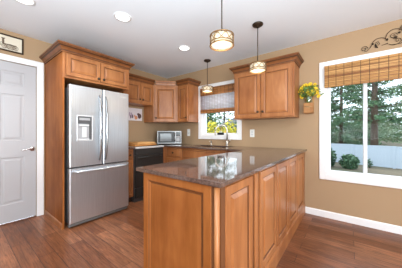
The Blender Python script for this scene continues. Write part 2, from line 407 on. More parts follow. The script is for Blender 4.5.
MB().box(3.555, .036, 1.05, 3.572, .045, 1.11, .003).build('window_latch', 'vinyl', wn2)

# ------------------------------------------------------------------ cabinets
RAISED = lambda t, fw: [(0, 0), (0, t-.004), (.004, t), (fw-.006, t), (fw, t-.004), (fw+.003, t-.010), (fw+.008, t-.010), (fw+.034, t-.001)]
def front(root, name, x0, x1, z0, z1, yb, knob=None, fw=.055, t=.020, xf=None, wd='maple'):
    d = MB(xf).rings(x0, x1, z0, z1, yb, RAISED(t, fw), (4, 5)).build(name, [wd, 'glaze'], root)
    if knob:
        MB(xf).lathe([(.007, 0), (.006, .010), (.010, .014), (.0165, .019), (.0178, .024), (.014, .029), (.003, .032)], (knob[0], yb-t, knob[1]), 14, '-y').build('knob', 'bronze', d)
    return d
def slab_drawer(root, x0, x1, z0, z1, yb, knob=None):
    d = MB().rings(x0, x1, z0, z1, yb, [(0, 0), (0, .014), (.006, .018), (.016, .018), (.020, .015), (.024, .015), (.028, .020)], (3, 4)).build('drawer', ['maple', 'glaze'], root)
    if knob: MB().lathe([(.007, 0), (.006, .010), (.010, .014), (.0165, .019), (.0178, .024), (.014, .029), (.003, .032)], (knob[0], yb-.02, knob[1]), 14, '-y').build('knob', 'bronze', d)
def crown_prof(z, k=1.0):
    # (out, z) from the cabinet face: bead, cove, top fillet
    p = [(0, 0), (.012, 0), (.013, .015), (.017, .024), (.028, .044), (.042, .056), (.050, .065), (.058, .068), (.062, .076), (.069, .080), (.069, .098), (0, .098)]
    return [(a*k*.9, z+b_) for a, b_ in p], [1, 0, 1, 0, 0, 1, 1, 0, 1, 0, 0, 0]
def upper(root, w_, d, z0, z1, doors, knobs, crown_path=None):
    """wall cabinet: local origin back left at floor level, front facing -Y"""
    b_ = MB().box(0, -d, z0, w_, 0, z1, .002)
    b_.build('carcass', 'maple', root)
    # face frame lip
    fr_ = MB().box(0, -d-.003, z0, w_, -d, z0+.02).box(0, -d-.003, z1-.05, w_, -d, z1).box(0, -d-.003, z0+.02, .03, -d, z1-.05).box(w_-.03, -d-.003, z0+.02, w_, -d, z1-.05)
    fr_.build('face_frame', 'maple', root)
    for (x0, x1), k in zip(doors, knobs): front(root, 'door', x0, x1, z0+.012, z1-.035, -d-.003, k)
    if crown_path:
        pr, mi = crown_prof(z1-.012)
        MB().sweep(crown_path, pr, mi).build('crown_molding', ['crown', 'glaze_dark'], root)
CB = .33
G_UP = 'honey maple wall cabinets'
# wall B, right of the sink window
r = thing('wall_cabinet', 'wide two-door honey maple wall cabinet right of the sink window', 'cabinet', (1.938, -.001, 0), 0, G_UP)
w_ = .897; d = .312
upper(r, w_, d, 1.366, 2.112, [(.022, .438), (.446, .872)], [(.405, 1.46), (.478, 1.46)], [(0, 0), (0, -d-.002), (w_, -d-.002), (w_, 0)])
# wall B, left of the sink window
r = thing('wall_cabinet', 'narrow single-door honey maple wall cabinet left of the sink window', 'cabinet', (.662, -.001, 0), 0, G_UP)
w_ = .292
upper(r, w_, d, 1.366, 2.112, [(.016, .276)], [(.250, 1.45)], [(0, -d-.002), (w_, -d-.002), (w_, 0)])
# wall A, short cabinet over the range
r = thing('wall_cabinet', 'short two-door honey maple wall cabinet above the dark range', 'cabinet', (.001, -1.424, 0), PI/2, G_UP)
w_ = .764
upper(r, w_, .310, 1.690, 2.112, [(.022, .462), (.470, .742)], [(.435, 1.772), (.500, 1.772)], None)
pr, mi = crown_prof(2.10)
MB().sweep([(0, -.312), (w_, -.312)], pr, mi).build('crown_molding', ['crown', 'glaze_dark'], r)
# diagonal corner cabinet
r = thing('corner_wall_cabinet', 'tall diagonal corner wall cabinet with one raised-panel door', 'cabinet', (0, 0, 0), 0, G_UP)
P = [(.001, -.001), (.001, -.658), (.315, -.658), (.660, -.315), (.660, -.001)]
MB().prism(P, 1.366, 2.112, 2, .002).build('carcass', 'maple', r)
dl = math.hypot(.345, .343); X = Matrix.Translation((.315, -.658, 0)) @ Matrix.Rotation(math.atan2(.343, .345), 4, 'Z')
front(r, 'door', .028, dl-.028, 1.378, 2.075, -.0005, (.06, 1.45), xf=X)
pr, mi = crown_prof(2.095, .45)
MB().sweep([(.345, -.628), (.630, -.345)], [(a+.002, z) for a, z in pr], mi).build('crown_molding', ['maple', 'glaze'], r)

# refrigerator enclosure
r = thing('refrigerator_surround', 'tall honey maple cabinet surround over and beside the steel refrigerator', 'cabinet', (.001, -2.312, 0), PI/2)
FW = .862; FD = .722
MB().box(0, -FD, 0, .020, 0, 2.13, .002).build('side_panel', 'maple_end', r)
MB().box(FW-.018, -.60, 0, FW, 0, 1.80, .002).build('side_panel', 'maple_end', r)
MB().prism([(0, 0), (-.010, 0), (-.010, .05), (-.004, .064), (0, .066)], -FD, -.03, 1).build('base_molding', 'maple', r)
MB().box(.020, -FD+.004, 1.812, FW, 0, 2.13, .002).build('carcass', 'maple', r)
MB().box(.0, -FD-.002, 1.812, FW, -FD+.004, 1.834).box(0, -FD-.002, 2.105, FW, -FD+.004, 2.13).box(.0, -FD-.002, 1.834, .028, -FD+.004, 2.105).box(FW-.03, -FD-.002, 1.834, FW, -FD+.004, 2.105).build('face_frame', 'maple', r)
front(r, 'door', .035, .428, 1.838, 2.102, -FD-.002, (.398, 1.872), .048)
front(r, 'door', .434, FW-.034, 1.838, 2.102, -FD-.002, (.466, 1.872), .048)
pr, mi = crown_prof(2.115)
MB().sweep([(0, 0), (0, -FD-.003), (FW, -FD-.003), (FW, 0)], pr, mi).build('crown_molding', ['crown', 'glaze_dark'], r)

# base cabinets
def base_cab(root, w_, d, units, kick=True):
    MB().box(0, -d, .10, w_, 0, .8895, .002).build('carcass', 'maple', root)
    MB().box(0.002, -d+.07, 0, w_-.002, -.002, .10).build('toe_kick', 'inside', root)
G_B = 'honey maple base cabinets'
r = thing('base_cabinet', 'very narrow base cabinet between the refrigerator and the dark range', 'cabinet', (.001, -1.446, 0), PI/2, G_B)
base_cab(r, .158, .595, None)
front(r, 'door', .012, .146, .125, .70, -.595, (.03, .66), .036)
slab_drawer(r, .012, .146, .715, .862, -.595, (.079, .79))
r = thing('corner_base_cabinet', 'blind corner base cabinet under the microwave', 'cabinet', (0, 0, 0), 0, G_B)
MB().prism([(.001, -.001), (.001, -.682), (.60, -.682), (.60, -.598), (.640, -.598), (.640, -.001)], .10, .8895, 2, .002).build('carcass', 'maple', r)
MB().prism([(.003, -.003), (.003, -.680), (.53, -.680), (.53, -.53), (.638, -.53), (.638, -.003)], 0, .10, 2).build('toe_kick', 'inside', r)
r = thing('base_cabinet', 'base cabinet with one drawer over a door, right of the microwave corner', 'cabinet', (.642, -.001, 0), 0, G_B)
base_cab(r, .398, .597, None)
slab_drawer(r, .014, .384, .700, .862, -.597, (.199, .785)); front(r, 'door', .014, .384, .125, .685, -.597, (.345, .64))
r = thing('sink_base_cabinet', 'sink base cabinet with a long false drawer front under the window', 'cabinet', (1.042, -.001, 0), 0, G_B)
mb = MB().box(0, -.597, .10, .02, 0, .8895, .001).box(.898, -.597, .10, .918, 0, .8895, .001).box(.02, -.597, .10, .898, 0, .12).box(.02, -.02, .12, .898, 0, .8895).box(.02, -.597, .12, .898, -.577, .8895)
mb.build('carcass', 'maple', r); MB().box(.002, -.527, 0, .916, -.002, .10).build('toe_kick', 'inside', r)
slab_drawer(r, .014, .904, .700, .862, -.597); front(r, 'door', .014, .455, .125, .685, -.597, (.42, .64)); front(r, 'door', .463, .904, .125, .685, -.597, (.50, .64))
r = thing('base_cabinet', 'base cabinet in the inner corner where the peninsula meets the sink wall', 'cabinet', (1.962, -.001, 0), 0, G_B)
base_cab(r, .352, .597, None); front(r, 'door', .014, .338, .125, .862, -.597, (.05, .80))

# peninsula ------------------------------------------------------------------
PX0, PX1, PY = 2.320, 2.890, -2.318
r = thing('peninsula_cabinet', 'long honey maple peninsula with raised back panels and a plain end panel', 'peninsula', (PX0, PY, 0), 0)
LX, LY = PX1-PX0, -PY-.002
ob = MB(); ob.box(.0, .012, .10, LX, LY, .8895); ob.build('carcass', 'maple', r)
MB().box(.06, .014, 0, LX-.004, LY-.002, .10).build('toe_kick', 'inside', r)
# end panel (faces -Y)
MB().rings(.0, LX-.022, .0, .8895, .013, [(0, 0), (0, .018), (.003, .021), (.046, .021), (.050, .017), (.058, .015), (.064, .009), (.068, .009)], (4, 6)).build('end_panel', ['maple_end', 'glaze'], r)
# corner post with bead
XF0 = Matrix.Translation((LX, 0, 0)) @ Matrix.Rotation(PI/2, 4, 'Z')
cp = MB(); cx_, cy_ = LX-.004, .006
cp.box(LX-.030, -.006, 0, LX+.010, .030, .8895, .002)
cp.build('corner_post', 'maple', r)
cb_ = MB(); pts = [(.017*math.cos(2*PI*k/20), .017*math.sin(2*PI*k/20)) for k in range(20)]
cb_.lathe([(.0125, 0), (.0125, .8895)], (LX+.009, -.003, 0), 24).build('turned_bead', 'maple', r)
MB().box(LX-.016, -.0085, .0, LX-.005, .02, .888).build('groove', 'glaze', r); MB(XF0).box(.031, -.013, 0, .071, .0, .888).build('groove', 'glaze', r)
# long side (faces +X): local x' runs along +Y
XF = Matrix.Translation((LX, 0, 0)) @ Matrix.Rotation(PI/2, 4, 'Z')
def Yl(y): return y-PY
spans = [(-2.246, -1.900), (-1.752, -1.372), (-1.345, -.975), (-.925, -.535), (-.505, -.11)]
for a, b_ in spans:
    MB(XF).rings(Yl(a), Yl(b_), .142, .868, 0, [(0, 0), (0, .015), (.003, .019), (.048, .019), (.053, .015), (.055, .007), (.062, .007), (.086, .019)], (4, 5)).build('back_panel', ['maple', 'glaze'], r)
for a, b_ in ((-1.848, -1.797), (-.957, -.940)): MB(XF).box(Yl(a), -.018, .142, Yl(b_), 0, .868, .004).build('pilaster', 'maple', r)
for a, b_ in ((-1.900, -1.848), (-1.797, -1.752), (-1.372, -1.345), (-.975, -.957), (-.940, -.925), (-.535, -.505)): MB(XF).box(Yl(a), -.003, .142, Yl(b_), 0, .868).build('groove', 'glaze', r)
MB(XF).box(Yl(-2.246), -.016, .870, Yl(-.006), 0, .8895, .003).build('top_rail', 'maple', r)
MB(XF).box(Yl(-.105), -.016, .142, Yl(-.006), 0, .868, .003).build('end_stile', 'maple', r)
MB(XF).prism([(0, 0), (-.026, 0), (-.026, .100), (-.022, .122), (-.019, .128), (-.019, .140), (0, .140)], Yl(-2.268), Yl(-.006), 0).build('base_molding', 'maple', r)

# worktops -------------------------------------------------------------------
SK = (1.16, 1.84, -.50, -.14)
xs = [0.002, .655, SK[0], SK[1], 2.266, 2.938]; ys = [-2.348, -.685, -.65, SK[2], SK[3], -.002]
def ins(x, y):
    if x > 2.266: return True
    if SK[0] < x < SK[1] and SK[2] < y < SK[3]: return False
    if y > -.65: return True
    return x < .655 and y > -.685
wt = MB().cells(xs, ys, ins, .890, .914, .004).build('worktop', 'granite'); tag(wt, 'brown granite worktop running along the sink wall and over the peninsula', 'countertop')
wt = MB().box(.002, -1.446, .890, .655, -1.288, .914, .004).build('worktop', 'granite'); tag(wt, 'small granite worktop strip between the refrigerator and the range', 'countertop')
# sink
r = thing('kitchen_sink', 'undermount dark sink set in the granite below the window', 'sink', (SK[0], SK[2], .68), 0)
sx, sy = SK[1]-SK[0], SK[3]-SK[2]
q = MB(); q.box(-.012, -.012, 0, sx+.012, sy+.012, .012).box(-.012, -.012, .012, -.001, sy+.012, .197).box(sx+.001, -.012, .012, sx+.012, sy+.012, .197).box(-.001, -.012, .012, sx+.001, -.001, .197).box(-.001, sy+.001, .012, sx+.001, sy+.012, .197)
q.build('basin', 'sinkmat', r); MB().lathe([(.045, 0), (.045, .004), (.03, .002)], (sx/2, sy/2, .012), 20).build('drain', 'chrome', r)
# faucet
r = thing('kitchen_faucet', 'tall brushed gooseneck faucet behind the sink', 'faucet', (1.672, -.085, .914), 0)
MB().lathe([(.030, 0), (.030, .008), (.024, .014), (.022, .075), (.020, .085), (.016, .095)], (0, 0, 0), 20).build('base', 'nickel', r)
dx, dy = -.80, -.60; pts = [(0, 0, .08), (0, 0, .27)]
for k in range(1, 11):
    a = PI*k/10; pts.append((dx*.105*(1-math.cos(a)), dy*.105*(1-math.cos(a)), .27+.105*math.sin(a)))
MB().tube(pts, .0125, 12).build('gooseneck', 'nickel', r)
e = pts[-1]; MB().tube([(e[0], e[1], .272), (e[0], e[1], .215), (e[0], e[1], .19)], [.014, .017, .016], 14).build('spray_head', 'nickel', r)
MB().tube([(.018, 0, .055), (.05, -.01, .075), (.075, -.015, .125)], [.009, .008, .006], 10).build('lever', 'nickel', r)
r = thing('soap_dispenser', 'small soap pump left of the gooseneck faucet', 'soap dispenser', (1.335, -.10, .914), 0)
MB().lathe([(.020, 0), (.020, .006), (.012, .012), (.011, .055), (.014, .06), (.006, .075)], (0, 0, 0), 16).build('base', 'nickel', r)
MB().tube([(0, 0, .07), (0, -.03, .078), (0, -.065, .068)], [.008, .007, .005], 10).build('spout', 'nickel', r)
# caddy on the sill
r = thing('sponge_caddy', 'small dark caddy on the sink window sill, beside the faucet spout', 'caddy', (1.475, .012, W1[2]+.012), 0)
q = MB(); q.box(-.06, -.022, 0, .06, .022, .006, .001).box(-.06, -.022, .006, -.056, .022, .045).box(.056, -.022, .006, .06, .022, .045).box(-.056, -.022, .006, .056, -.018, .040).box(-.056, .018, .006, .056, .022, .045)
q.build('tray', 'black', r); MB().box(-.03, -.016, .007, .028, .012, .072, .006).build('sponge', 'sponge', r)

# ------------------------------------------------------------------ refrigerator
r = thing('refrigerator', 'stainless steel French-door refrigerator with a bottom freezer drawer', 'refrigerator', (.03, -2.268, 0), PI/2)
RW = .780; D0 = -.700; DF = -.762           # doors stand proud of the wooden surround
MB().box(0.004, D0, .055, RW-.004, 0, 1.705, .004).build('body', 'darkgrey', r)
def rdoor(name, x0, x1, z0, z1):
    q = MB().prism([(x0, D0-.004), (x1, D0-.004), (x1, DF+.012), (x1-.004, DF+.004), (x1-.014, DF), (x0+.014, DF), (x0+.004, DF+.004), (x0, DF+.012)], z0, z1, 2)
    return q.build(name, 'steel', r)
cx_ = .392
ld = rdoor('left_door', .003, cx_-.004, .735, 1.728); rd_ = rdoor('right_door', cx_+.004, RW-.003, .735, 1.728); fz = rdoor('freezer_drawer', .003, RW-.003, .062, .718)
MB().box(.003, D0-.004, .718, RW-.003, D0+.002, .735).build('gasket', 'black', r)
def bar(parent, x, z0, z1):
    k = MB(); n_ = 14; pts = []
    for i in range(n_+1):
        u = i/n_; pts.append((x, DF-.010-.042*math.sin(PI*min(1, max(0, u)))**.45, z0+(z1-z0)*u))
    k.tube(pts, [.010+.006*math.sin(PI*i/n_) for i in range(n_+1)], 12); k.build('handle', 'handle', parent)
bar(ld, cx_-.048, .79, 1.64); bar(rd_, cx_+.034, .79, 1.635)
k = MB(); pts = []
for i in range(15):
    u = i/14; pts.append((.035+(RW-.07)*u, DF-.010-.040*math.sin(PI*u)**.35, .676))
k.tube(pts, [.015]*15, 12); k.build('handle', 'steel', fz)
# dispenser on the left door
dx0, dx1, dz0, dz1 = .078, .266, 1.048, 1.366
q = MB(); q.box(dx0, DF-.006, dz0, dx0+.014, DF, dz1, .003).box(dx1-.014, DF-.006, dz0, dx1, DF, dz1, .003).box(dx0+.014, DF-.006, dz0, dx1-.014, DF, dz0+.014, .003).box(dx0+.014, DF-.006, dz1-.012, dx1-.014, DF, dz1, .003)
ds = q.build('dispenser', 'lightgrey', ld)
MB().box(dx0+.014, DF-.004, 1.262, dx1-.014, DF-.001, dz1-.012).build('control_panel', 'darkgrey', ds)
MB().box(dx0+.030, DF-.006, 1.305, dx1-.035, DF-.004, 1.335).build('display', 'grey', ds)
MB().box(dx0+.014, DF-.001, dz0+.014, dx1-.014, DF+.001, 1.262).build('recess', 'grey', ds)
MB().box(dx1-.046, DF-.003, dz0+.014, dx1-.014, DF-.001, 1.262).build('side_shade', 'darkgrey', ds)
MB().box(dx0+.028, DF-.016, 1.232, dx1-.05, DF-.001, 1.250, .003).build('nozzle_lip', 'lightgrey', ds)
MB().box(dx0+.060, DF-.010, 1.090, dx0+.112, DF-.001, 1.225, .004).build('paddle', 'lightgrey', ds)
MB().box(dx0+.014, DF-.012, dz0+.014, dx1-.046, DF-.001, dz0+.026, .002).build('drip_tray', 'lightgrey', ds)
MB().box(RW-.125, DF-.002, 1.664, RW-.030, DF, 1.676, .0005).build('badge', 'lightgrey', rd_)
for x in (.02, RW-.09): MB().box(x, D0-.03, 1.705, x+.07, D0+.05, 1.738, .004).build('hinge_cover', 'black', r)
MB().box(.006, D0-.035, .012, RW-.006, D0+.01, .052, .006).build('base_grille', 'rubber', r)
MB().box(.05, D0+.10, 0, RW-.05, -.05, .055).build('roller_base', 'black', r)

# ------------------------------------------------------------------ range
r = thing('kitchen_range', 'dark slate kitchen range with a steel front edge, left of the microwave corner', 'range', (.03, -1.283, 0), PI/2)
RW2 = .595
MB().box(0, -.585, .0, RW2, 0, .884, .003).build('body', 'darkgrey', r)
MB().box(0, -.640, .884, RW2, -.02, .914, .006, 0, 2).build('cooktop', 'slate_top', r)
MB().box(.03, -.56, .914, RW2-.03, -.05, .918, .001).build('glass_surface', 'cooktop', r)
MB().box(.004, -.622, .776, RW2-.004, -.585, .883, .002).build('control_panel', 'slate', r)
od = MB().box(.004, -.622, .240, RW2-.004, -.585, .772, .002).build('oven_door', 'slate', r)
MB().tube([(.05, -.622, .735), (.05, -.640, .735), (RW2-.05, -.640, .735), (RW2-.05, -.622, .735)], .007, 10).build('handle', 'slate', od)
MB().box(.006, -.620, .065, RW2-.006, -.585, .232, .006).build('warming_drawer', 'slate', r)
# wooden board on the range
r = thing('cutting_board', 'thick wooden board lying on top of the dark range', 'cutting board', (.355, -1.02, .9185), math.radians(8))
MB().box(-.20, -.255, 0, .20, .255, .030, .006, 0, 2).build('lower_board', 'board_dark', r)
MB().box(-.17, -.18, .030, .17, .250, .064, .006, 0, 2).build('upper_board', 'board', r)

# ------------------------------------------------------------------ microwave
r = thing('microwave_oven', 'silver countertop microwave angled into the corner', 'microwave', (.474, -.372, .914), math.radians(46))
mw, md, mh = .498, .27, .278
MB().box(-mw/2, 0, .012, mw/2, md, mh, .006).build('case', 'darkgrey', r)
MB().rings(-mw/2, mw/2, .012, mh, 0, [(0, 0), (0, .010), (.006, .016), (.012, .016)]).build('front_frame', 'mwsteel', r)
dd = MB().box(-mw/2+.022, -.020, .034, .108, -.016, mh-.018, .002).build('door', 'black', r)
MB().box(-mw/2+.062, -.0225, .066, .040, -.020, mh-.054, .001).build('window', 'mwglass', dd)
MB().tube([(.112, -.020, .06), (.112, -.045, .07), (.112, -.045, mh-.055), (.112, -.020, mh-.045)], .008, 10).build('handle', 'chrome', dd)
cpn = MB().box(.135, -.019, .040, mw/2-.02, -.016, mh-.024, .001).build('control_panel', 'slate', r)
MB().box(.142, -.0215, mh-.066, mw/2-.028, -.019, mh-.036).build('display', 'display', cpn)
for i in range(4):
    for j in range(3): MB().box(.144+j*.023, -.022, .060+i*.028, .162+j*.023, -.019, .080+i*.028, .001).build('button', 'lightgrey', cpn)
for sx_ in (-1, 1): MB().box(sx_*.2-.015, .03, 0, sx_*.2+.015, md-.03, .012).build('foot', 'black', r)

# ------------------------------------------------------------------ print on the left wall
r = thing('wall_print', 'small white print with dark and orange shapes under the short cabinet', 'picture', (.001, -1.04, 1.395), PI/2)
MB().box(0, -.016, 0, .330, 0, .250, .002).build('canvas', 'print_white', r)
def blob(root, name, mt, cx, cz, rx, rz, y, n=12, j=.15, seed=1):
    rn = random.Random(seed); MB().prism([(cx+rx*math.cos(2*PI*k/n)*(1+rn.uniform(-j, j)), cz+rz*math.sin(2*PI*k/n)*(1+rn.uniform(-j, j))) for k in range(n)], y-.001, y, 1).build(name, mt, root)
for i, (mt, a, b_, c_, d_) in enumerate((('print_dark', .265, .10, .042, .052), ('print_dark', .238, .135, .03, .022), ('print_orange', .185, .060, .034, .040), ('print_orange', .155, .095, .014, .022), ('print_mauve', .085, .10, .018, .06), ('print_mauve', .045, .12, .014, .045), ('print_dark', .110, .08, .012, .04), ('print_dark', .062, .07, .010, .035))):
    blob(r, 'printed_shape', mt, a, b_, c_, d_, -.016-.0002*i, seed=i)
# framed drawing above the door
r = thing('framed_drawing', 'dark framed sketch of an old engine above the white door', 'picture', (.001, -3.06, 2.177), PI/2)
fw_, fh_ = .522, .205
q = MB()
for a, b_, c_, d_ in ((0, 0, fw_, .016), (0, fh_-.016, fw_, fh_), (0, .016, .016, fh_-.016), (fw_-.016, .016, fw_, fh_-.016)): q.box(a, -.022, b_, c_, 0, d_, .003)
q.build('frame', 'bronze', r); MB().box(.016, -.010, .016, fw_-.016, -.002, fh_-.016).build('paper', 'paper', r)
yy = -.0102
blob(r, 'sketch', 'inkpale', .40, .062, .062, .030, yy, 16, .05, 3); blob(r, 'sketch', 'inkpale', .27, .072, .055, .030, yy, 16, .05, 4)
q = MB()
q.box(.325, yy-.001, .085, .345, yy, .150).box(.318, yy-.001, .148, .352, yy, .158).box(.325, yy-.001, .078, .455, yy, .092)
for cx, cz, rr in ((.27, .062, .030), (.345, .055, .022), (.40, .060, .033), (.445, .058, .026), (.21, .060, .026)):
    q.tube([(cx+rr*math.cos(2*PI*k/18), yy-.001, cz+rr*math.sin(2*PI*k/18)) for k in range(18)], .0028, 6, closed=True)
    for k in range(3): a = PI*k/3; q.tube([(cx-rr*math.cos(a), yy-.001, cz-rr*math.sin(a)), (cx+rr*math.cos(a), yy-.001, cz+rr*math.sin(a))], .0012, 5)
q.tube([(.17, yy-.001, .03), (.47, yy-.001, .028)], .0015, 5); q.tube([(.25, yy-.001, .09), (.33, yy-.001, .10)], .002, 5)
q.build('sketch', 'ink', r)

# ------------------------------------------------------------------ outlets
def outlet(x, z, label, wd, ht, kind):
    r = thing('outlet_plate', label, 'outlet', (x, -.001, z), 0, 'wall plates on the sink wall')
    MB().box(-wd/2, -.007, -ht/2, wd/2, 0, ht/2, .003).build('plate', 'plate', r)
    for dz in (-.021, .021): MB().box(-.017, -.0095, dz-.014, .017, -.007, dz+.014, .003).build('socket', 'lightgrey', r)
    if kind: MB().box(-.017, -.034, .008, .012, -.0095, .040, .005).build('plug', kind, r)
outlet(.680, 1.158, 'ivory wall plate left of the sink window, near the microwave', .082, .150, 'plate')
outlet(2.112, 1.142, 'ivory wall plate right of the sink window, under the wide cabinet', .080, .130, None)

# ------------------------------------------------------------------ blinds
def roman(name, label, x0, x1, ztop, layers, dark, y=-.006):
    r = thing(name, label, 'window blind', ((x0+x1)/2, y, ztop), 0)
    hw = (x1-x0)/2
    for nm, mt, z0, z1, ya, yb, bev in layers:
        MB().box(-hw, ya, z0-ztop, hw, yb, z1-ztop, bev, 0, 2).build(nm, mt, r)
    return r
roman('bamboo_blind', 'wide bamboo roman blind bunched at the top of the big window', 3.150, 4.71, 2.040,
      [('headrail', 'bamboo_dark', 2.00, 2.038, -.050, -.018, .004), ('valance', 'bamboo', 1.905, 2.040, -.060, -.052, .003),
       ('fold', 'bamboo_dark', 1.868, 1.915, -.058, -.040, .006), ('fold', 'bamboo', 1.832, 1.882, -.064, -.040, .008),
       ('fold', 'bamboo', 1.795, 1.845, -.057, -.034, .008), ('hem', 'bamboo', 1.752, 1.808, -.050, -.030, .008)], None)
roman('bamboo_blind', 'half lowered bamboo blind with a pale sheer band at the sink window', 1.035, 1.842, 2.040,
      [('headrail', 'bamboo_dark', 1.99, 2.030, -.045, -.018, .004), ('valance', 'bamboo_dark', 1.965, 2.035, -.056, -.048, .003),
       ('valance', 'bamboo_dark', 1.885, 1.970, -.050, -.044, .003), ('sheer_panel', 'sheer', 1.60, 1.90, -.036, -.034, 0), ('hem', 'bamboo_dark', 1.535, 1.61, -.046, -.024, .008)], None)

# ------------------------------------------------------------------ pendants
def pendant(loc, label):
    r = thing('pendant_lamp', label, 'pendant lamp', loc, 0, 'drum pendant lamps')   # origin on the ceiling
    zt, zb, R = -.476, -.558, .098
    MB().lathe([(.062, -.001), (.062, -.012), (.050, -.022), (.018, -.030), (.010, -.045)], (0, 0, 0), 24).build('canopy', 'bronze', r)
    MB().tube([(0, 0, -.03), (0, 0, zt+.02)], .0052, 10).build('rod', 'bronze', r)
    c = MB().lathe([(.006, zt+.035), (.020, zt+.028), (.024, zt+.006), (.022, zt-.035)], (0, 0, 0), 18).build('socket_cap', 'antique', r)
    fr_ = MB()
    for z, rr in ((zt, .0050), (zb, .0058), (zb+.020, .0036)):
        fr_.tube([(R*math.cos(2*PI*k/32), R*math.sin(2*PI*k/32), z) for k in range(32)], rr, 6, closed=True)
    for k in range(3):
        a = 2*PI*k/3+.4; fr_.tube([(0, 0, zt+.004), (R*math.cos(a), R*math.sin(a), zt)], .003, 6)
        fr_.tube([(R*math.cos(a), R*math.sin(a), zt), (R*math.cos(a), R*math.sin(a), zb)], .003, 6)
    for k in range(9):                                     # crossing leaf-like curves of the cage
        for sgn in (1, -1):
            pts = []
            for i in range(9):
                u = i/8; a = 2*PI*k/9+sgn*(u*.95+.10*math.sin(2*PI*u)); pts.append(((R-.001)*math.cos(a), (R-.001)*math.sin(a), zb+.020+(zt-zb-.020)*u))
            fr_.tube(pts, .0028, 5)
    fr_.build('cage', 'antique', r)
    MB().lathe([(.086, zt-.006), (.088, zb+.008)], (0, 0, 0), 32, caps=False).build('glass_shade', 'lampglass', r)
    MB().lathe([(.001, zb+.004), (.070, zb+.005), (.086, zb+.010)], (0, 0, 0), 32, caps=False).build('diffuser', 'lampbottom', r)
    l = bpy.data.lights.new('pendant_bulb', 'POINT'); l.energy = 2.0; l.color = (1, .80, .55); l.shadow_soft_size = .03
    o = bpy.data.objects.new('pendant_bulb', l); COL.objects.link(o); o.parent = r; o.location = (0, 0, zb-.03)
pendant((2.561, -1.720, H), 'drum pendant lamp nearest the camera, over the peninsula front')
pendant((2.552, -.893, H), 'drum pendant lamp over the far end of the peninsula')
pendant((1.420, -.345, H), 'drum pendant lamp hanging in front of the sink window')

# recessed lights
def recessed(loc, label):
    r = thing('recessed_light', label, 'ceiling light', loc, 0, 'recessed ceiling lights')
    MB().lathe([(.092, -.001), (.092, -.005), (.074, -.009), (.070, -.004)], (0, 0, 0), 32, caps=False).build('trim_ring', 'trim', r)
    MB().lathe([(.001, -.0045), (.071, -.0045)], (0, 0, 0), 32, caps=False).build('lens', 'downlight', r)
    l = bpy.data.lights.new('downlight_beam', 'SPOT'); l.energy = 42; l.spot_size = math.radians(125); l.spot_blend = .7; l.shadow_soft_size = .06; l.color = (1, .96, .90)
    o = bpy.data.objects.new('downlight_beam', l); COL.objects.link(o); o.parent = r; o.location = (0, 0, -.02)
recessed((1.415, -1.950, H), 'round recessed ceiling light in front of the refrigerator')
recessed((1.430, -.955, H), 'round recessed ceiling light farthest back, nearest the sink window')
recessed((.925, -2.69, H), 'round recessed ceiling light cut by the top edge, nearest the white door')

# ------------------------------------------------------------------ wall planter with flowers
r = thing('wall_planter', 'wooden wall planter holding a glass jar, left of the big window', 'planter', (2.965, -.001, 1.425), 0)
MB().box(-.056, -.112, 0, .056, -.02, .140, .004).build('wood_box', 'boxwood', r)
MB().box(-.058, -.018, -.005, .058, 0, .30, .003).build('back_board', 'boxwood', r)
MB().lathe([(.044, .142), (.048, .15), (.048, .238), (.040, .252), (.040, .272)], (0, -.066, 0), 20, caps=False).build('glass_jar', 'jar', r)
q = MB(); q.tube([(-.054, -.112, .085), (.054, -.112, .085)], .003, 6)
for s_ in (-1, 1): q.tube([(0, -.114, .086), (s_*.022, -.118, .102), (s_*.034, -.117, .090), (s_*.012, -.115, .082), (0, -.114, .086)], .0025, 6); q.tube([(0, -.114, .084), (s_*.020, -.116, .058)], .0025, 6)
q.build('twine_bow', 'twine', r)
r = thing('flower_bouquet', 'bunch of yellow flowers in the wall planter jar', 'flowers', (2.965, -.067, 1.572), 0)
rn = random.Random(5); heads = []
for k in range(22):
    x = -.125+.25*((k*7) % 22)/21; z = rn.uniform(.11, .27)-abs(x)*.35; y = rn.uniform(-.055, .015); heads.append((x, y, z))
q = MB()
for x, y, z in heads: q.tube([(x*.12, y*.2, -.02), (x*.25, y*.4, .09), (x*.9, y, z)], .0022, 5)
q.build('stems', 'leaf', r)
for x, y, z in heads:
    X = Matrix.Translation((x, y, z)) @ Matrix.Rotation(rn.uniform(-.5, .5), 4, 'X') @ Matrix.Rotation(rn.uniform(-.6, .6), 4, 'Z')
    q = MB(X)
    for p in range(6):
        a = 2*PI*p/6; c, s_ = math.cos(a), math.sin(a); t_ = bmesh.new()
        vs = [t_.verts.new(v) for v in ((0, -.004, 0), (c*.016-s_*.010, -.012, s_*.016+c*.010), (c*.028, -.006, s_*.028), (c*.016+s_*.010, -.012, s_*.016-c*.010))]
        t_.faces.new(vs); q._add(t_, 0)
    q.lathe([(.002, .0), (.008, .004), (.006, .012), (.001, .015)], (0, 0, 0), 10, '-y', 1)
    q.build('flower', ['petal', 'petal_center'], r)
MB().leaf_quads(190, lambda: (rn.gauss(0, .065), rn.uniform(-.06, .02), rn.uniform(.09, .23)), .024, rn).build('foliage', 'leaf', r)

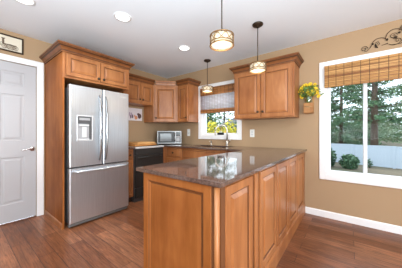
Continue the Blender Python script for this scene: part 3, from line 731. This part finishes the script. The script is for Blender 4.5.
# ------------------------------------------------------------------ iron scroll above the big window
r = thing('iron_scroll', 'dark wrought iron scroll ornament on the wall above the big window', 'wall decoration', (3.93, -.012, 2.15), 0)
def spiral(cx, cz, r0, r1, a0, turns, n=26): return [(cx+(r0+(r1-r0)*i/n)*math.cos(a0+2*PI*turns*i/n), 0, cz+(r0+(r1-r0)*i/n)*math.sin(a0+2*PI*turns*i/n)) for i in range(n+1)]
def arc(cx, cz, rx, rz, a0, a1, n=18): return [(cx+rx*math.cos(a0+(a1-a0)*i/n), 0, cz+rz*math.sin(a0+(a1-a0)*i/n)) for i in range(n+1)]
for s_ in (-1, 1):
    q = MB(Matrix.Scale(s_, 4, (1, 0, 0)))
    q.tube(spiral(.370, .030, .006, .034, 1.0, 1.35), 0.0032, 6)                                           # outer curl
    q.tube([(.372, 0, -.004), (.345, 0, -.002), (.318, 0, .028), (.296, 0, .068)], 0.0032, 6)
    q.tube(arc(.232, .062, .066, .062, PI*.0+.10, PI-.1), 0.0034, 6)                                        # low arch
    q.tube(spiral(.245, .062, .005, .026, 0, 1.3), 0.0029, 6); q.tube([(.272, 0, .062), (.262, 0, .025), (.245, 0, .012)], [.004, .012, .002], 6)
    q.tube([(.215, 0, .030), (.16, 0, .042)], [.002, .006], 6)
    q.tube(arc(.105, .100, .075, .090, PI*.02, PI*1.72, 24), 0.0034, 6)                                     # big ring
    q.tube(spiral(.115, .115, .006, .034, .5, 1.4), 0.0029, 6); q.tube(spiral(.080, .055, .005, .026, 2.2, 1.2), 0.0029, 6)
    q.tube([(.130, 0, .015), (.06, 0, .012), (.01, 0, .03)], 0.0032, 6)
    q.tube(arc(.0, .150, .066, .085, PI*.05, PI*.5, 12), 0.0034, 6); q.tube(spiral(.03, .17, .005, .026, 0, 1.2), 0.0029, 6)
    q.build('scroll', 'bronze', r)
q = MB()
for x, z in ((.293, .070), (.168, .088), (.068, .138)):
    for s_ in (-1, 1): q.lathe([(.002, -.010), (.010, -.006), (.011, .004), (.003, .010)], (s_*x, 0, z), 12, '-y')
q.build('collar', 'bronze', r)
for s_ in (-1, 1):
    q = MB()
    for p in range(7):
        a = 2*PI*p/7; q.tube([(s_*.098, -.003, .090), (s_*.098+.018*math.cos(a), -.006, .090+.018*math.sin(a))], [.008, .003], 6)
    q.build('rosette', 'bronze', r)
q = MB()
for x in (-.168, .168): q.tube([(x, .011, .088), (x, 0, .088)], .004, 6)
q.build('mounting_pin', 'bronze', r)

# ------------------------------------------------------------------ garden
GZ = -1.0
def at(u, d, z=GZ):                                  # a spot at image column u and distance d along the view
    Fv = Vector((-math.sin(YAW), math.cos(YAW), 0)); Rv = Vector((math.cos(YAW), math.sin(YAW), 0)); p = CAM+Fv*d+Rv*((u-201)/191*d); return (p.x, p.y, z)
g_ = MB().box(-90, .3, GZ-.3, 60, 120, GZ).build('lawn_ground', 'grass'); g_['kind'] = 'structure'
# fence
A, B = Vector((-4.2, 15.9)), Vector((9.5, 12.0)); L_ = (B-A).length
r = thing('vinyl_fence', 'white vinyl privacy fence across the garden beyond the big window', 'fence', (A.x, A.y, GZ), math.atan2(B.y-A.y, B.x-A.x))
n_ = 7
for i in range(n_):
    a = L_*i/n_; b_ = L_*(i+1)/n_; ht = 1.46-.13*(i/(n_-1))
    q = MB()
    k = 12
    for j in range(k): q.box(a+.06+(b_-a-.12)*j/k+.0005, -.012, .08, a+.06+(b_-a-.12)*(j+1)/k-.0005, .012, ht-.08, .001)
    q.box(a+.06, -.025, .03, b_-.06, .025, .12, .004).box(a+.06, -.025, ht-.1, b_-.06, .025, ht-.02, .004)
    q.build('fence_panel', 'fence', r)
for i in range(n_+1):
    ht = 1.46-.13*(min(i, n_-1)/(n_-1)); MB().box(L_*i/n_-.06, -.06, 0, L_*i/n_+.06, .06, ht, .006).build('post', 'fence', r)
def bush(p, rx, rz, n, size, mt, label, seed, group, name='garden_shrub', cz=None):
    rn = random.Random(seed); r = thing(name, label, 'shrub', p, 0, group)
    def pick():
        while True:
            v = Vector((rn.uniform(-1, 1), rn.uniform(-1, 1), rn.uniform(-1, 1)))
            if .25 < v.length < 1: break
        return (v.x*rx, v.y*rx, rz+v.z*rz*(1+.2*rn.random())-.05*rz)
    q = MB()
    for k in range(5): a = 2*PI*k/5; q.tube([(0.05*math.cos(a), .05*math.sin(a), -.02), (rx*.4*math.cos(a), rx*.4*math.sin(a), rz*1.1)], [.02, .008], 6)
    q.build('stem', 'bark', r)
    MB().leaf_quads(n, pick, size, rn).build('foliage', mt, r)
G_S = 'shrubs in front of the white fence'
bush(at(326, 12.4), .56, .62, 1300, .09, 'shrub', 'dark green shrub by the fence, leftmost through the big window', 1, G_S)
bush(at(349, 11.5), .48, .42, 1000, .085, 'shrub', 'lower dark green shrub by the fence, beside the window mullion', 2, G_S)
bush(at(369, 11.8), .18, .28, 160, .06, 'shrub', 'tiny shrub by the fence just right of the window mullion', 3, G_S)
def pine(p, h, spread, mt, label, seed, trunk=.2, whorls=22, start=.12, dens=60, size=.16):
    rn = random.Random(seed); r = thing('pine_tree', label, 'tree', p, 0, 'trees beyond the fence')
    MB().tube([(0, 0, -.1), (.05, .02, h*.5), (0, 0, h)], [trunk, trunk*.65, .03], 10).build('trunk', 'bark', r)
    br_ = MB(); fo = MB()
    for k in range(whorls):
        u = start+(1-start)*k/whorls; z = h*u; ln = spread*(1-u)**.75*rn.uniform(.75, 1.1)
        for j in range(5):
            a = rn.uniform(0, 2*PI); dz = rn.uniform(-.18, .12)
            tip = (ln*math.cos(a), ln*math.sin(a), z+ln*dz); br_.tube([(0, 0, z), (tip[0]*.5, tip[1]*.5, z+ln*.06), tip], [.035, .022, .006], 5)
            def pick():
                w2 = rn.uniform(.2, 1.05); return (tip[0]*w2+rn.gauss(0, .16), tip[1]*w2+rn.gauss(0, .16), z+(tip[2]-z)*w2+rn.gauss(0, .12))
            fo.leaf_quads(int(dens*ln/spread)+6, pick, size, rn, 0, .35)
    br_.build('branches', 'bark', r); fo.build('foliage', mt, r)
pine(at(374, 15.5), 13, 3.4, 'pine', 'tall pine with a bare thick trunk right of the window mullion', 11, .27, 28, .24, 120, .12)
pine(at(341, 23.5), 15, 3.9, 'pine', 'dense dark evergreen seen through the left pane of the big window', 12, .22, 34, .0, 190, .14)
pine(at(300, 31), 16, 4.6, 'pine', 'dark evergreen behind the left edge of the big window', 13, .25, 30, .03, 150, .17)
pine(at(418, 17), 13, 3.3, 'pine_pale', 'paler pine at the right edge of the photo beyond the fence', 14, .2, 26, .15, 120, .13)
pine(at(366, 38), 16, 4.6, 'pine_pale', 'pale distant pine behind the window mullion', 15, .2, 26, .05, 110, .2)
pine(at(202, 15), 10, 2.5, 'pine', 'dark evergreen at the left of the sink window view', 16, .22, 28, .02, 130, .13)
pine(at(224, 36), 15, 5.0, 'pine_pale', 'pale pine far away at the right of the sink window view', 17, .2, 22, .1, 55, .2)
G_Y = 'bright shrubs outside the sink window'
bush(at(210, 8.5), .72, 1.34, 1800, .085, 'yellow_shrub', 'yellow green shrub outside the sink window, left of the faucet', 21, G_Y)
bush(at(221, 7.2), .36, 1.15, 900, .08, 'orange_shrub', 'amber leaved shrub outside the sink window, behind the faucet neck', 22, G_Y)
bush(at(230, 9.9), .60, 1.38, 1200, .085, 'yellow_shrub', 'yellow green shrub outside the sink window, right of the faucet', 23, G_Y)
bush(at(238, 11.2), .60, 1.35, 800, .08, 'shrub', 'dull green shrub at the right of the sink window view', 24, G_Y)
for i, (u_, d_, sd) in enumerate(((296, 44, 31), (332, 52, 32), (368, 44, 33), (396, 56, 34), (430, 44, 35))):
    bush(at(u_, d_), 3.6, 3.2, 1400, .36, 'pine_pale' if i % 2 else 'pine', ('broad thicket far beyond the fence, behind the left frame of the big window', 'broad thicket far beyond the fence, seen through the left pane', 'broad thicket far beyond the fence, just right of the mullion', 'broad thicket far beyond the fence, in the right pane', 'broad thicket far beyond the fence, at the right edge of the photo')[i], sd, 'distant thickets', 'distant_thicket')
# neighbour's house
p = at(236, 24)
r = thing('neighbour_house', 'grey neighbouring house far outside the sink window', 'house', p, YAW)
MB().box(-2.6, 0, 0, 3.4, 6, 2.7, .02).build('wall', 'siding', r)
MB().prism([(-3.0, 2.65), (3.8, 2.65), (.4, 4.4)], -.3, 6.3, 1).build('roof', 'roof', r)
for x in (-1.4, 1.6): f_ = MB().box(x, -.05, 1.0, x+.9, .02, 2.1, .01).build('window_frame', 'trim', r); MB().box(x+.08, -.07, 1.08, x+.82, -.05, 2.02).build('window_pane', 'mwglass', f_)
